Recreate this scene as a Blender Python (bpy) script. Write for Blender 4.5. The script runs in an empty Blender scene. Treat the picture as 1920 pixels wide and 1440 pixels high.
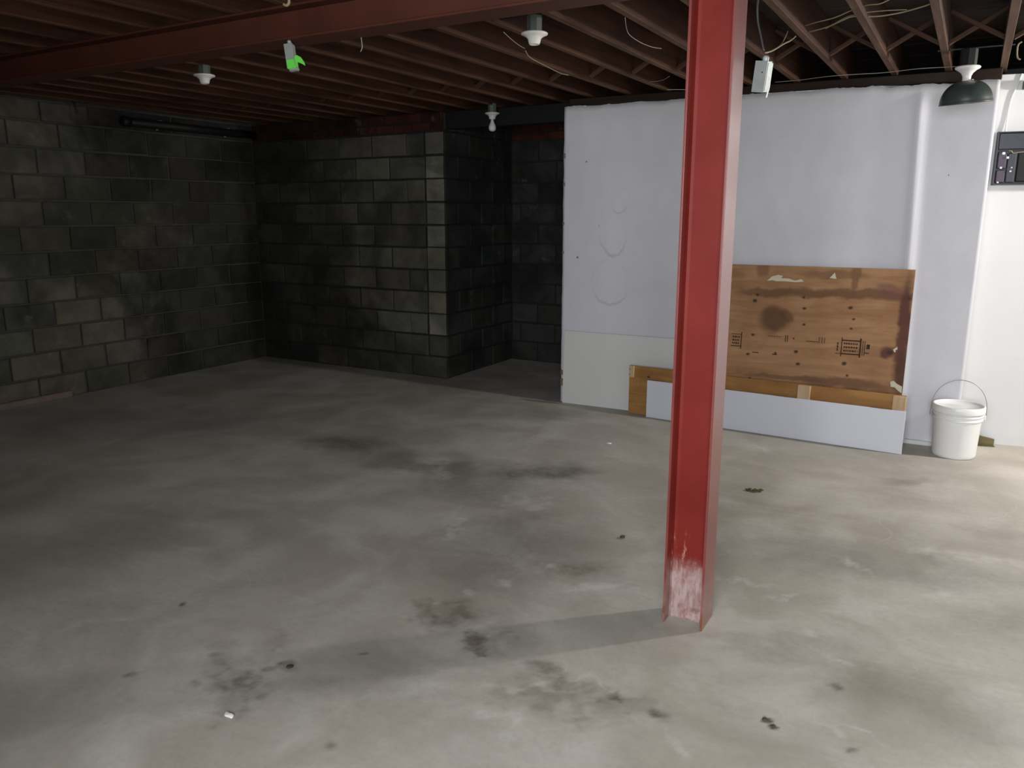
import bpy, bmesh, math, random
import numpy as np
from mathutils import Vector, Matrix, noise as mnoise

random.seed(7)
SC = bpy.context.scene
COL = SC.collection
PI = math.pi

# ------------------------------------------------------------------ camera
FPX = 1480.0
PITCH = math.atan(320 / FPX)
YAW = math.atan(870 / FPX * math.cos(PITCH))
cam_d = bpy.data.cameras.new('camera')
cam_d.sensor_width = 36.0
cam_d.lens = 36.0 * FPX / 1920.0
cam = bpy.data.objects.new('camera', cam_d)
COL.objects.link(cam)
cam.location = (0, 0, 1.5)
cam.rotation_euler = (PI / 2 - PITCH, 0, YAW)
SC.camera = cam

# ------------------------------------------------------------------ world and lights
w = bpy.data.worlds.new('world')
SC.world = w
w.use_nodes = True
w.node_tree.nodes['Background'].inputs[0].default_value = (0.60, 0.64, 0.70, 1)
w.node_tree.nodes['Background'].inputs[1].default_value = 0.02

def point(name, loc, power, col=(1, 1, 1), r=0.04):
    d = bpy.data.lights.new(name, 'POINT')
    d.energy = power; d.color = col; d.shadow_soft_size = r
    o = bpy.data.objects.new(name, d); o.location = loc
    COL.objects.link(o); return o

# bare bulb on the ceiling to the right of the frame; lights the right wall, throws the column's shadow
point('bulb_light_right', (2.2, 5.55, 2.1), 310, (1.0, 0.97, 0.93), 0.09)
# cool area fill added behind the camera, no such source is seen
d = bpy.data.lights.new('rear_fill_area', 'AREA')
d.energy = 176; d.color = (0.92, 0.95, 1.0); d.shape = 'RECTANGLE'; d.size = 2.0; d.size_y = 1.5; d.spread = math.radians(145)
o = bpy.data.objects.new('rear_fill_area', d)
o.location = (0.2, -1.4, 1.6)
o.rotation_euler = Vector((1.0, 7.0, -0.9)).to_track_quat('-Z', 'Y').to_euler()
COL.objects.link(o)

SC.view_settings.view_transform = 'Standard'
SC.view_settings.look = 'None'
SC.view_settings.gamma = 1.0
SC.view_settings.exposure = 0.12
SC.view_settings.use_curve_mapping = False

# ------------------------------------------------------------------ survey helper: photo pixel -> point of a room plane
_cy, _sy = math.cos(YAW), math.sin(YAW)
_R = Vector((_cy, _sy, 0)); _F = Vector((-_sy * math.cos(PITCH), _cy * math.cos(PITCH), -math.sin(PITCH)))
_U = _R.cross(_F)
def at(px, py, **k):
    dv = _F + _R * (px - 960) / FPX + _U * (720 - py) / FPX
    (a, v), = k.items(); i = 'XYZ'.index(a)
    return Vector((0, 0, 1.5)) + dv * ((v - (1.5 if i == 2 else 0)) / dv[i])

# ------------------------------------------------------------------ materials
class NT:
    def __init__(s, name, rough=0.8, metal=0.0, spec=0.3):
        s.m = bpy.data.materials.new(name); s.m.use_nodes = True
        s.t = s.m.node_tree; s.b = s.t.nodes['Principled BSDF']
        s.b.inputs['Roughness'].default_value = rough
        s.b.inputs['Metallic'].default_value = metal
        s.b.inputs['Specular IOR Level'].default_value = spec
        s.tc = s.t.nodes.new('ShaderNodeTexCoord')
        s.obj = s.tc.outputs['Object']
    def n(s, typ, **kw):
        x = s.t.nodes.new(typ)
        for k, v in kw.items(): setattr(x, k, v)
        return x
    def l(s, a, b): s.t.links.new(a, b)
    def val(s, x, sock):
        if hasattr(x, 'links') or isinstance(x, bpy.types.NodeSocket): s.l(x, sock)
        else: sock.default_value = x
    def mapping(s, vec=None, loc=(0, 0, 0), rot=(0, 0, 0), scale=(1, 1, 1), typ='POINT'):
        x = s.n('ShaderNodeMapping', vector_type=typ)
        s.l(vec or s.obj, x.inputs['Vector'])
        x.inputs['Location'].default_value = loc; x.inputs['Rotation'].default_value = rot
        x.inputs['Scale'].default_value = scale
        return x.outputs[0]
    def noise(s, scale, detail=4, rough=0.55, vec=None, dist=0.0, color=False):
        x = s.n('ShaderNodeTexNoise')
        s.l(vec or s.obj, x.inputs['Vector'])
        x.inputs['Scale'].default_value = scale; x.inputs['Detail'].default_value = detail
        x.inputs['Roughness'].default_value = rough; x.inputs['Distortion'].default_value = dist
        return x.outputs['Color' if color else 'Fac']
    def ramp(s, fac, *stops):
        x = s.n('ShaderNodeValToRGB'); s.l(fac, x.inputs[0])
        e = x.color_ramp.elements
        while len(e) < len(stops): e.new(0.5)
        for el, (p, c) in zip(e, stops):
            el.position = p; el.color = (*c, 1) if len(c) == 3 else c
        return x.outputs[0]
    def rng(s, fac, a, b, c=0.0, d=1.0, smooth=True):
        x = s.n('ShaderNodeMapRange', interpolation_type='SMOOTHSTEP' if smooth else 'LINEAR')
        s.l(fac, x.inputs['Value'])
        for k, v in zip(('From Min', 'From Max', 'To Min', 'To Max'), (a, b, c, d)): x.inputs[k].default_value = v
        return x.outputs[0]
    def mix(s, fac, a, b, mode='MIX'):
        x = s.n('ShaderNodeMix', data_type='RGBA', blend_type=mode)
        s.val(fac, x.inputs[0])
        for v, i in ((a, 6), (b, 7)):
            if isinstance(v, (tuple, list)): x.inputs[i].default_value = (*v, 1)
            else: s.l(v, x.inputs[i])
        return x.outputs[2]
    def math(s, op, a, b=0.0):
        x = s.n('ShaderNodeMath', operation=op); s.val(a, x.inputs[0]); s.val(b, x.inputs[1]); return x.outputs[0]
    def bump(s, h, strength=0.3, dist=0.01):
        x = s.n('ShaderNodeBump'); x.inputs['Strength'].default_value = strength
        x.inputs['Distance'].default_value = dist
        s.l(h, x.inputs['Height']); s.l(x.outputs[0], s.b.inputs['Normal'])
    def color(s, c):
        if isinstance(c, tuple): s.b.inputs['Base Color'].default_value = (*c, 1)
        else: s.l(c, s.b.inputs['Base Color'])
    def sep(s, i, vec=None):
        x = s.n('ShaderNodeSeparateXYZ'); s.l(vec or s.obj, x.inputs[0]); return x.outputs[i]
    def blob(s, vec, c, r, rot=0.0, soft=0.5, plane='XY'):
        """mask 0..1 of an ellipse centred at c with radii r in the given plane of object space"""
        rr = {'XY': (r[0], r[1], 1e3), 'XZ': (r[0], 1e3, r[1]), 'YZ': (1e3, r[0], r[1])}[plane]
        cc = {'XY': (c[0], c[1], 0), 'XZ': (c[0], 0, c[1]), 'YZ': (0, c[0], c[1])}[plane]
        ro = {'XY': (0, 0, rot), 'XZ': (0, rot, 0), 'YZ': (rot, 0, 0)}[plane]
        v = s.mapping(vec, loc=cc, rot=ro, scale=rr, typ='TEXTURE')
        x = s.n('ShaderNodeVectorMath', operation='LENGTH'); s.l(v, x.inputs[0])
        return s.rng(x.outputs['Value'], 1.0 + soft * .5, 1.0 - soft, 0.0, 1.0)
    def warp(s, amt, scale, detail=3):
        nz = s.noise(scale, detail, 0.6, color=True)
        a = s.n('ShaderNodeVectorMath', operation='SUBTRACT'); s.l(nz, a.inputs[0]); a.inputs[1].default_value = (.5, .5, .5)
        b = s.n('ShaderNodeVectorMath', operation='SCALE'); s.l(a.outputs[0], b.inputs[0]); b.inputs['Scale'].default_value = amt
        c = s.n('ShaderNodeVectorMath', operation='ADD'); s.l(b.outputs[0], c.inputs[0]); s.l(s.obj, c.inputs[1])
        return c.outputs[0]

def plain(name, col, rough=0.6, metal=0.0, spec=0.4, var=0.12, scale=30):
    t = NT(name, rough, metal, spec)
    nz = t.noise(scale, 4)
    t.color(t.mix(nz, tuple(c * (1 - var) for c in col), tuple(min(1, c * (1 + var)) for c in col)))
    t.bump(nz, 0.08, 0.002)
    return t.m

M = {}
FB_A, FB_B = (.375, .350, .305), (.455, .428, .378)
def mat_floor():
    """concrete; dirt, scuffs and one painted soft shadow come from two vertex attributes of the floor mesh"""
    t = NT('concrete_floor', 0.62, 0, 0.35)
    big = t.noise(0.55, 3, 0.5); mid = t.noise(2.2, 6, 0.62, dist=0.6); fine = t.noise(38, 5, 0.7)
    base = t.mix(t.rng(big, .35, .65), FB_A, FB_B)
    base = t.mix(t.rng(mid, .36, .66), t.mix(1.0, base, (.86, .84, .81), 'MULTIPLY'), t.mix(1.0, base, (1.08, 1.08, 1.09), 'MULTIPLY'))
    sw = t.noise(1.3, 5, 0.55, vec=t.mapping(rot=(0, 0, 0.55), scale=(1, 3.6, 1)), dist=1.8)
    base = t.mix(t.rng(sw, .40, .68, 0, .40), base, t.mix(1.0, base, (1.16, 1.15, 1.13), 'MULTIPLY'))
    base = t.mix(t.math('MULTIPLY', t.rng(fine, .35, .7), 0.16), base, (.20, .19, .17))
    ridge = t.rng(t.math('ABSOLUTE', t.math('SUBTRACT', t.noise(1.15, 2, 0.4, dist=2.4), 0.5)), .0, .006, 1, 0)
    gate = t.rng(t.noise(1.7, 2), .54, .66)
    base = t.mix(t.math('MULTIPLY', t.math('MULTIPLY', ridge, gate), .30), base, (.60, .58, .54))
    st = t.n('ShaderNodeAttribute', attribute_name='stain'); sf = t.n('ShaderNodeAttribute', attribute_name='scuff')
    base = t.mix(t.rng(t.noise(24, 4, .7), .3, .62, .72, 1.0), base, t.mix(1.0, base, st.outputs['Color'], 'MULTIPLY'))
    lb = t.rng(t.noise(14, 5, .7), .36, .62, .15, 1)
    base = t.mix(t.math('MULTIPLY', sf.outputs['Fac'], lb), base, (.64, .62, .59))
    t.color(base)
    t.l(t.rng(mid, .3, .7, .50, .72), t.b.inputs['Roughness'])
    t.bump(t.math('ADD', t.math('MULTIPLY', mid, .6), t.math('MULTIPLY', fine, .12)), 0.18, 0.012)
    return t.m

def mat_block(name, base, hi, low):
    t = NT(name, 0.92, 0, 0.15)
    oi = t.n('ShaderNodeObjectInfo')
    rnd = oi.outputs['Random']
    # offset the texture per block so that alike blocks differ
    add = t.n('ShaderNodeVectorMath', operation='ADD'); sc = t.n('ShaderNodeVectorMath', operation='SCALE')
    comb = t.n('ShaderNodeCombineXYZ')
    for i in range(3): t.l(rnd, comb.inputs[i])
    t.l(comb.outputs[0], sc.inputs[0]); sc.inputs['Scale'].default_value = 37.0
    t.l(sc.outputs[0], add.inputs[0]); t.l(t.obj, add.inputs[1])
    v = add.outputs[0]
    n1 = t.noise(5, 5, .65, vec=v); n2 = t.noise(70, 4, .7, vec=v)
    c = t.mix(t.rng(rnd, 0, 1, 0, 1, False), low, hi)
    c = t.mix(.35, c, base)
    hue = t.n('ShaderNodeTexWhiteNoise', noise_dimensions='1D'); t.l(t.math('MULTIPLY', rnd, 91.7), hue.inputs['W'])
    c = t.mix(.38, c, t.mix(1.0, c, t.ramp(hue.outputs['Value'], (0.0, (1.30, 1.10, .80)), (.35, (.95, 1.08, .85)), (.65, (.9, .95, 1.05)), (1.0, (1.25, .98, .95))), 'MULTIPLY'))
    c = t.mix(t.rng(n1, .35, .7, 0, .75), c, t.mix(1.0, c, (.55, .56, .52), 'MULTIPLY'))
    # damp and grime patches that run across the wall
    geo = t.n('ShaderNodeNewGeometry').outputs['Position']
    g = t.noise(1.1, 4, .6, vec=geo, dist=.8)
    c = t.mix(t.rng(g, .42, .62, 0, .80), c, t.mix(1.0, c, (.40, .42, .40), 'MULTIPLY'))
    g2 = t.noise(4.2, 5, .7, vec=geo)
    c = t.mix(t.rng(g2, .60, .76, 0, .55), c, (.15, .145, .125))
    # darker patch with a ragged edge in the far left corner
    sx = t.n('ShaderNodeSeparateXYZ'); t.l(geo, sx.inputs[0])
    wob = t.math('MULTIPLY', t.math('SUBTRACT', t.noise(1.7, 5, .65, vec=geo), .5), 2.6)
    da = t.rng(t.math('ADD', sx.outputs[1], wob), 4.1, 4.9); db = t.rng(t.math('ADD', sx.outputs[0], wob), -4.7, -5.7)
    corner_dark = t.math('MULTIPLY', da, db)
    c = t.mix(t.math('MULTIPLY', corner_dark, .8), c, t.mix(1.0, c, (.28, .29, .29), 'MULTIPLY'))
    t.color(c)
    t.bump(t.math('ADD', n2, t.math('MULTIPLY', n1, 1.5)), 0.6, 0.006)
    return t.m

def mat_wood(name, a, b, axis=1, scale=9.0, rough=.75, knots=True):
    t = NT(name, rough, 0, 0.25)
    oi = t.n('ShaderNodeObjectInfo').outputs['Random']
    comb = t.n('ShaderNodeCombineXYZ')
    for i in range(3): t.l(oi, comb.inputs[i])
    sc = t.n('ShaderNodeVectorMath', operation='SCALE'); t.l(comb.outputs[0], sc.inputs[0]); sc.inputs['Scale'].default_value = 21
    ad = t.n('ShaderNodeVectorMath', operation='ADD'); t.l(sc.outputs[0], ad.inputs[0]); t.l(t.obj, ad.inputs[1])
    s = [scale * 3] * 3; s[axis] = scale * .18
    mp = t.mapping(ad.outputs[0], scale=tuple(s))
    g = t.noise(1.0, 6, .6, vec=mp, dist=.7)
    big = t.noise(1.6, 3, .6, vec=ad.outputs[0])
    c = t.mix(t.rng(g, .3, .7), a, b)
    c = t.mix(t.rng(big, .4, .65, 0, .55), c, t.mix(1.0, c, (.6, .52, .5), 'MULTIPLY'))
    c = t.mix(t.math('MULTIPLY', oi, .4), c, t.mix(1.0, c, (.62, .6, .6), 'MULTIPLY'))
    t.color(c); t.bump(g, 0.25, 0.003)
    return t.m

def mat_white_wall():
    t = NT('white_painted_insulation', 0.75, 0, 0.25)
    n1 = t.noise(1.6, 4); n2 = t.noise(45, 5, .7)
    c = t.mix(t.rng(n1, .3, .7), (.50, .50, .53), (.545, .54, .56))
    c = t.mix(t.rng(n2, .55, .8, 0, .18), c, (.44, .43, .42))
    w1 = t.warp(.08, 9)
    # two faint water rings and a few specks (wall's own coordinates)
    for cx, cz, rx, rz, thin in ((.42, 1.40, .115, .22, .9), (.40, .98, .145, .17, .9), (.47, 1.60, .07, .10, .6)):
        v = t.mapping(w1, loc=(cx, 0, cz), scale=(rx, 1e3, rz), typ='TEXTURE')
        x = t.n('ShaderNodeVectorMath', operation='LENGTH'); t.l(v, x.inputs[0])
        ring = t.rng(t.math('ABSOLUTE', t.math('SUBTRACT', x.outputs['Value'], 1.0)), 0, .10, 1, 0)
        low = t.rng(t.sep(2), cz - rz * .2, cz - rz, 0.15, 1)
        c = t.mix(t.math('MULTIPLY', t.math('MULTIPLY', ring, low), .38), c, (.24, .24, .26))
    for cx, cz, r in ((.19, 1.88, .008), (.13, 1.17, .012), (.30, 1.42, .006), (2.62, 1.72, .005)):
        c = t.mix(t.blob(w1, (cx, cz), (r, r), 0, .5, 'XZ'), c, (.15, .15, .15))
    # yellowed top edge
    c = t.mix(t.math('MULTIPLY', t.rng(t.sep(2), 2.10, 2.30), .16), c, (.45, .43, .33))
    t.color(c); t.bump(t.math('ADD', n2, n1), .15, .004)
    return t.m

def mat_red_steel():
    t = NT('red_oxide_paint', 0.5, 0, 0.16)
    n1 = t.noise(3, 4); n2 = t.noise(60, 5, .7)
    c = t.mix(t.rng(n1, .3, .7), (.128, .010, .007), (.170, .016, .011))
    c = t.mix(t.rng(n2, .62, .8, 0, .35), c, (.12, .02, .015))
    z = t.sep(2)
    # splashes of pale dust and lime on the lowest 30 cm
    zn = t.math('ADD', z, t.math('MULTIPLY', t.noise(22, 5, .7), .14))
    v = t.mapping(scale=(34, 34, 6)); nz = t.noise(1.0, 5, .75, vec=v)
    spl = t.math('MULTIPLY', t.rng(zn, .46, .30), t.rng(nz, .56, .66))
    c = t.mix(t.math('MULTIPLY', spl, .7), c, (.62, .38, .24))
    lime = t.rng(zn, .33, .22)
    n4 = t.noise(9, 5, .7)
    lm = t.math('MULTIPLY', lime, t.rng(n4, .25, .5, .45, 1))
    strk = t.noise(1.0, 5, .7, vec=t.mapping(scale=(60, 60, 14)))
    c = t.mix(t.math('MULTIPLY', lm, t.rng(strk, .35, .6, .45, .9)), c, (.36, .285, .265))
    rust = t.math('MULTIPLY', t.rng(z, .10, .01), t.rng(t.noise(14, 4), .46, .6))
    c = t.mix(rust, c, (.13, .035, .015))
    t.color(c); t.bump(n2, .10, .003)
    return t.m

def mat_flange():
    """column flanges: same paint, less lime"""
    t = NT('red_oxide_paint_flange', 0.34, 0, 0.7); t.b.inputs['Coat Weight'].default_value = 0.55; t.b.inputs['Coat Roughness'].default_value = .22
    n1 = t.noise(3, 4); n2 = t.noise(60, 5, .7)
    c = t.mix(t.rng(n1, .3, .7), (.135, .017, .012), (.180, .027, .019))
    c = t.mix(t.rng(n2, .62, .8, 0, .35), c, (.12, .02, .015))
    z = t.sep(2)
    zn = t.math('ADD', z, t.math('MULTIPLY', t.noise(10, 5, .7), .3))
    c = t.mix(t.math('MULTIPLY', t.rng(zn, .40, .2), .32), c, (.30, .22, .19))
    rust = t.math('MULTIPLY', t.rng(z, .16, .02), t.rng(t.noise(14, 4), .42, .56))
    c = t.mix(rust, c, (.15, .045, .02))
    t.color(c); t.bump(n2, .10, .003)
    return t.m

def mat_ply(name, a, b, stains, knots, plane='XZ', purple=True):
    t = NT(name, .72, 0, .25)
    mp = t.mapping(scale=(2.2, 1, 16)); g = t.noise(1, 6, .6, vec=mp, dist=1.0); n1 = t.noise(3.2, 4)
    c = t.mix(t.rng(g, .3, .7), a, b)
    c = t.mix(t.rng(n1, .42, .66, 0, .5), c, t.mix(1.0, c, (.70, .60, .52), 'MULTIPLY'))
    wv = t.warp(.10, 6)
    for cx, cz, rx, rz, col, amt in stains:
        c = t.mix(t.math('MULTIPLY', t.blob(wv, (cx, cz), (rx, rz), 0, .45, 'XZ'), amt), c, col)
    w2 = t.warp(.02, 20)
    for cx, cz, r in knots:
        c = t.mix(t.blob(w2, (cx, cz), (r * 1.3, r), 0, .6, 'XZ'), c, (.045, .025, .012))
    t.color(c); t.bump(g, .12, .002)
    return t.m

M['floor'] = mat_floor()
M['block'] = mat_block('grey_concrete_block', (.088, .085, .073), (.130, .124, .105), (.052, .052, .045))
M['block_dark'] = mat_block('shaded_concrete_block', (.036, .037, .035), (.055, .056, .054), (.018, .019, .018))  # for the recess walls, their shade is put into the block colour
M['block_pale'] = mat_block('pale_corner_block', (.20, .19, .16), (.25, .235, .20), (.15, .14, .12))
M['brick'] = mat_block('dark_red_brick', (.070, .020, .016), (.10, .03, .024), (.035, .014, .012))
M['mortar'] = plain('dark_mortar', (.022, .022, .019), .95, 0, .1, .3, 18)
M['mortar_grey'] = plain('grey_mortar', (.055, .054, .047), .95, 0, .1, .3, 9)
M['joist'] = mat_wood('red_brown_joist_wood', (.034, .0115, .0055), (.070, .027, .012), 1)
M['joist_edge'] = mat_wood('bounce_lit_joist_edge', (.070, .029, .014), (.135, .074, .040), 1)  # paler joist undersides: light bounced off the floor, painted into the wood
M['plank'] = mat_wood('dark_subfloor_board', (.022, .012, .008), (.040, .021, .013), 0)
M['bridging'] = mat_wood('bridging_strut_wood', (.058, .026, .014), (.088, .044, .024), 0)
M['sill'] = mat_wood('dark_sill_wood', (.020, .011, .007), (.038, .020, .012), 0)
M['white'] = mat_white_wall()
M['white_right'] = plain('white_painted_block', (.56, .56, .555), .7, 0, .25, .05, 4)
M['panel_white'] = plain('off_white_board', (.53, .53, .505), .6, 0, .3, .03, 5)
M['panel_cool'] = plain('cool_white_laminate', (.56, .57, .61), .5, 0, .35, .02, 5)
M['web'] = mat_red_steel(); M['flange'] = mat_flange()
M['beam'] = plain('dark_red_beam_paint', (.062, .016, .008), .6, 0, .35, .35, 5)
M['pine'] = mat_wood('pale_pine_block', (.52, .37, .21), (.62, .47, .29), 2, 12)
M['ply2'] = mat_ply('orange_plywood', (.25, .120, .034), (.34, .175, .056),
                    [(.22, .25, .08, .05, (.20, .09, .03), .6), (.9, .33, .1, .05, (.24, .11, .035), .6), (1.45, .33, .2, .04, (.24, .11, .035), .5)],
                    [(.155, .300, .010), (.30, .2, .006)])
M['porcelain'] = plain('white_porcelain', (.66, .64, .60), .3, 0, .5, .05, 20)
M['galv'] = plain('galvanised_steel', (.27, .29, .275), .5, .35, .5, .2, 30)
M['dark_box'] = plain('dull_grey_box', (.10, .115, .10), .6, .2, .3, .2, 30)
M['black_enamel'] = plain('black_enamel', (.032, .042, .037), .36, 0, .7, .2, 12)
M['dome_inside'] = plain('dome_inner_white', (.50, .48, .46), .5, 0, .4, .1, 12)
M['bucket'] = plain('white_bucket_plastic', (.66, .66, .64), .38, 0, .5, .03, 8)
M['wire'] = plain('steel_wire', (.24, .24, .23), .4, .7, .5, .1, 40)
M['cable'] = plain('pale_yellow_cable', (.25, .205, .115), .5, 0, .4, .15, 25)
M['cable_dull'] = plain('dull_white_cable', (.26, .245, .21), .5, 0, .4, .06, 25)
M['cable_white'] = plain('white_cable', (.62, .61, .58), .5, 0, .4, .06, 25)
M['cable_black'] = plain('black_cable', (.02, .02, .02), .5, 0, .4, .1, 25)
M['green_tape'] = plain('green_tape', (.12, .62, .055), .5, 0, .4, .1, 25)
M['pipe'] = plain('black_pipe', (.008, .009, .008), .55, 0, .3, .2, 12)
M['breaker'] = plain('dark_grey_breaker', (.03, .032, .042), .4, 0, .5, .3, 40)
M['breaker_purple'] = plain('purplish_black_fuse_block', (.05, .035, .055), .4, 0, .5, .3, 40)
M['terminal'] = plain('bright_terminal', (.65, .66, .62), .3, .4, .6, .05, 40)
M['ink'] = plain('black_stamp_ink', (.040, .024, .014), .8, 0, .1, .2, 40)
M['tear'] = plain('torn_white_paper', (.50, .46, .34), .8, 0, .1, .1, 30)
M['leafm'] = plain('dry_olive_leaf', (.07, .075, .028), .8, 0, .2, .4, 60)
M['chip'] = plain('white_chip', (.78, .76, .70), .7, 0, .2, .05, 60)
M['stone'] = plain('dark_crumb', (.06, .055, .04), .9, 0, .2, .3, 60)
M['rubble'] = plain('olive_brown_wood_offcut', (.16, .125, .065), .85, 0, .2, .35, 30)
M['curb'] = plain('worn_pink_grey_curb', (.14, .11, .098), .9, 0, .2, .3, 6)

# ------------------------------------------------------------------ geometry helpers
def finish(name, bm, mat, parent=None, smooth=False, loc=None, rot=None):
    bmesh.ops.recalc_face_normals(bm, faces=bm.faces)
    me = bpy.data.meshes.new(name); bm.to_mesh(me); bm.free()
    mats = mat if isinstance(mat, (list, tuple)) else [mat]
    for m_ in mats: me.materials.append(m_)
    if smooth:
        for p in me.polygons: p.use_smooth = True
    o = bpy.data.objects.new(name, me); COL.objects.link(o)
    if parent: o.parent = parent
    if loc is not None: o.location = loc
    if rot is not None: o.rotation_euler = rot
    return o

def box(bm, a, b, bev=0.0, seg=1):
    """box between corners a and b"""
    n = bmesh.new()
    r = bmesh.ops.create_cube(n, size=1.0)
    c = [(x + y) / 2 for x, y in zip(a, b)]; s = [abs(y - x) for x, y in zip(a, b)]
    for v in n.verts: v.co = Vector((v.co.x * s[0] + c[0], v.co.y * s[1] + c[1], v.co.z * s[2] + c[2]))
    if bev: bmesh.ops.bevel(n, geom=n.edges[:], offset=bev, segments=seg, affect='EDGES')
    me = bpy.data.meshes.new('tmp'); n.to_mesh(me); n.free(); bm.from_mesh(me); bpy.data.meshes.remove(me)

def lathe(bm, prof, seg=32, c=(0, 0, 0), cap=True):
    rings = []
    for r, z in prof:
        rings.append([bm.verts.new((c[0] + r * math.cos(2 * PI * i / seg), c[1] + r * math.sin(2 * PI * i / seg), c[2] + z)) for i in range(seg)])
    for A, B in zip(rings, rings[1:]):
        for i in range(seg): bm.faces.new((A[i], A[(i + 1) % seg], B[(i + 1) % seg], B[i]))
    if cap:
        bm.faces.new(rings[0]); bm.faces.new(rings[-1])

def smooth_path(pts, n=6):
    P = [Vector(p) for p in pts]
    if len(P) < 3: return P
    out = []
    Q = [P[0] * 2 - P[1]] + P + [P[-1] * 2 - P[-2]]
    for i in range(1, len(Q) - 2):
        for k in range(n):
            t = k / n; a, b, c, d_ = Q[i - 1], Q[i], Q[i + 1], Q[i + 2]
            out.append(.5 * ((2 * b) + (c - a) * t + (2 * a - 5 * b + 4 * c - d_) * t * t + (3 * b - a - 3 * c + d_) * t ** 3))
    out.append(P[-1]); return out

def tube(bm, pts, r, seg=8, n=6):
    P = smooth_path(pts, n); rings = []
    for i, p in enumerate(P):
        t = (P[min(i + 1, len(P) - 1)] - P[max(i - 1, 0)]).normalized()
        u = t.cross(Vector((0.13, 0.21, 1)))
        if u.length < .1: u = t.cross(Vector((1, 0, 0)))
        u.normalize(); v = t.cross(u)
        rings.append([bm.verts.new(p + u * r * math.cos(2 * PI * k / seg) + v * r * math.sin(2 * PI * k / seg)) for k in range(seg)])
    for A, B in zip(rings, rings[1:]):
        for i in range(seg): bm.faces.new((A[i], A[(i + 1) % seg], B[(i + 1) % seg], B[i]))
    bm.faces.new(rings[0]); bm.faces.new(rings[-1])

def prism(bm, outline, y0, y1):
    """outline in XZ extruded along Y"""
    A = [bm.verts.new((x, y0, z)) for x, z in outline]; B = [bm.verts.new((x, y1, z)) for x, z in outline]
    bm.faces.new(A); bm.faces.new(B[::-1])
    for i in range(len(A)):
        j = (i + 1) % len(A); bm.faces.new((A[i], A[j], B[j], B[i]))

def empty(name, loc=(0, 0, 0), rz=0.0, rot=None):
    o = bpy.data.objects.new(name, None); COL.objects.link(o)
    o.location = loc; o.rotation_euler = rot or (0, 0, rz); o.empty_display_size = .1; return o
def tag(o, label=None, cat=None, group=None, kind=None):
    if label: o['label'] = label
    if cat: o['category'] = cat
    if group: o['group'] = group
    if kind: o['kind'] = kind
    return o
def struct(name, bm, mat, **k):
    o = finish(name, bm, mat, **k); o['kind'] = 'structure'; return o
def inst(src, parent, loc, rot=(0, 0, 0), scale=None):
    c = src.copy(); c.location = loc; c.rotation_euler = rot
    if scale: c.scale = scale
    c.parent = parent; COL.objects.link(c); return c

H = 2.36            # underside of the joists
XL, YB, YR, XP = -6.42, 5.90, 7.10, -4.08   # left wall, back wall, recess back, pier edge

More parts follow.
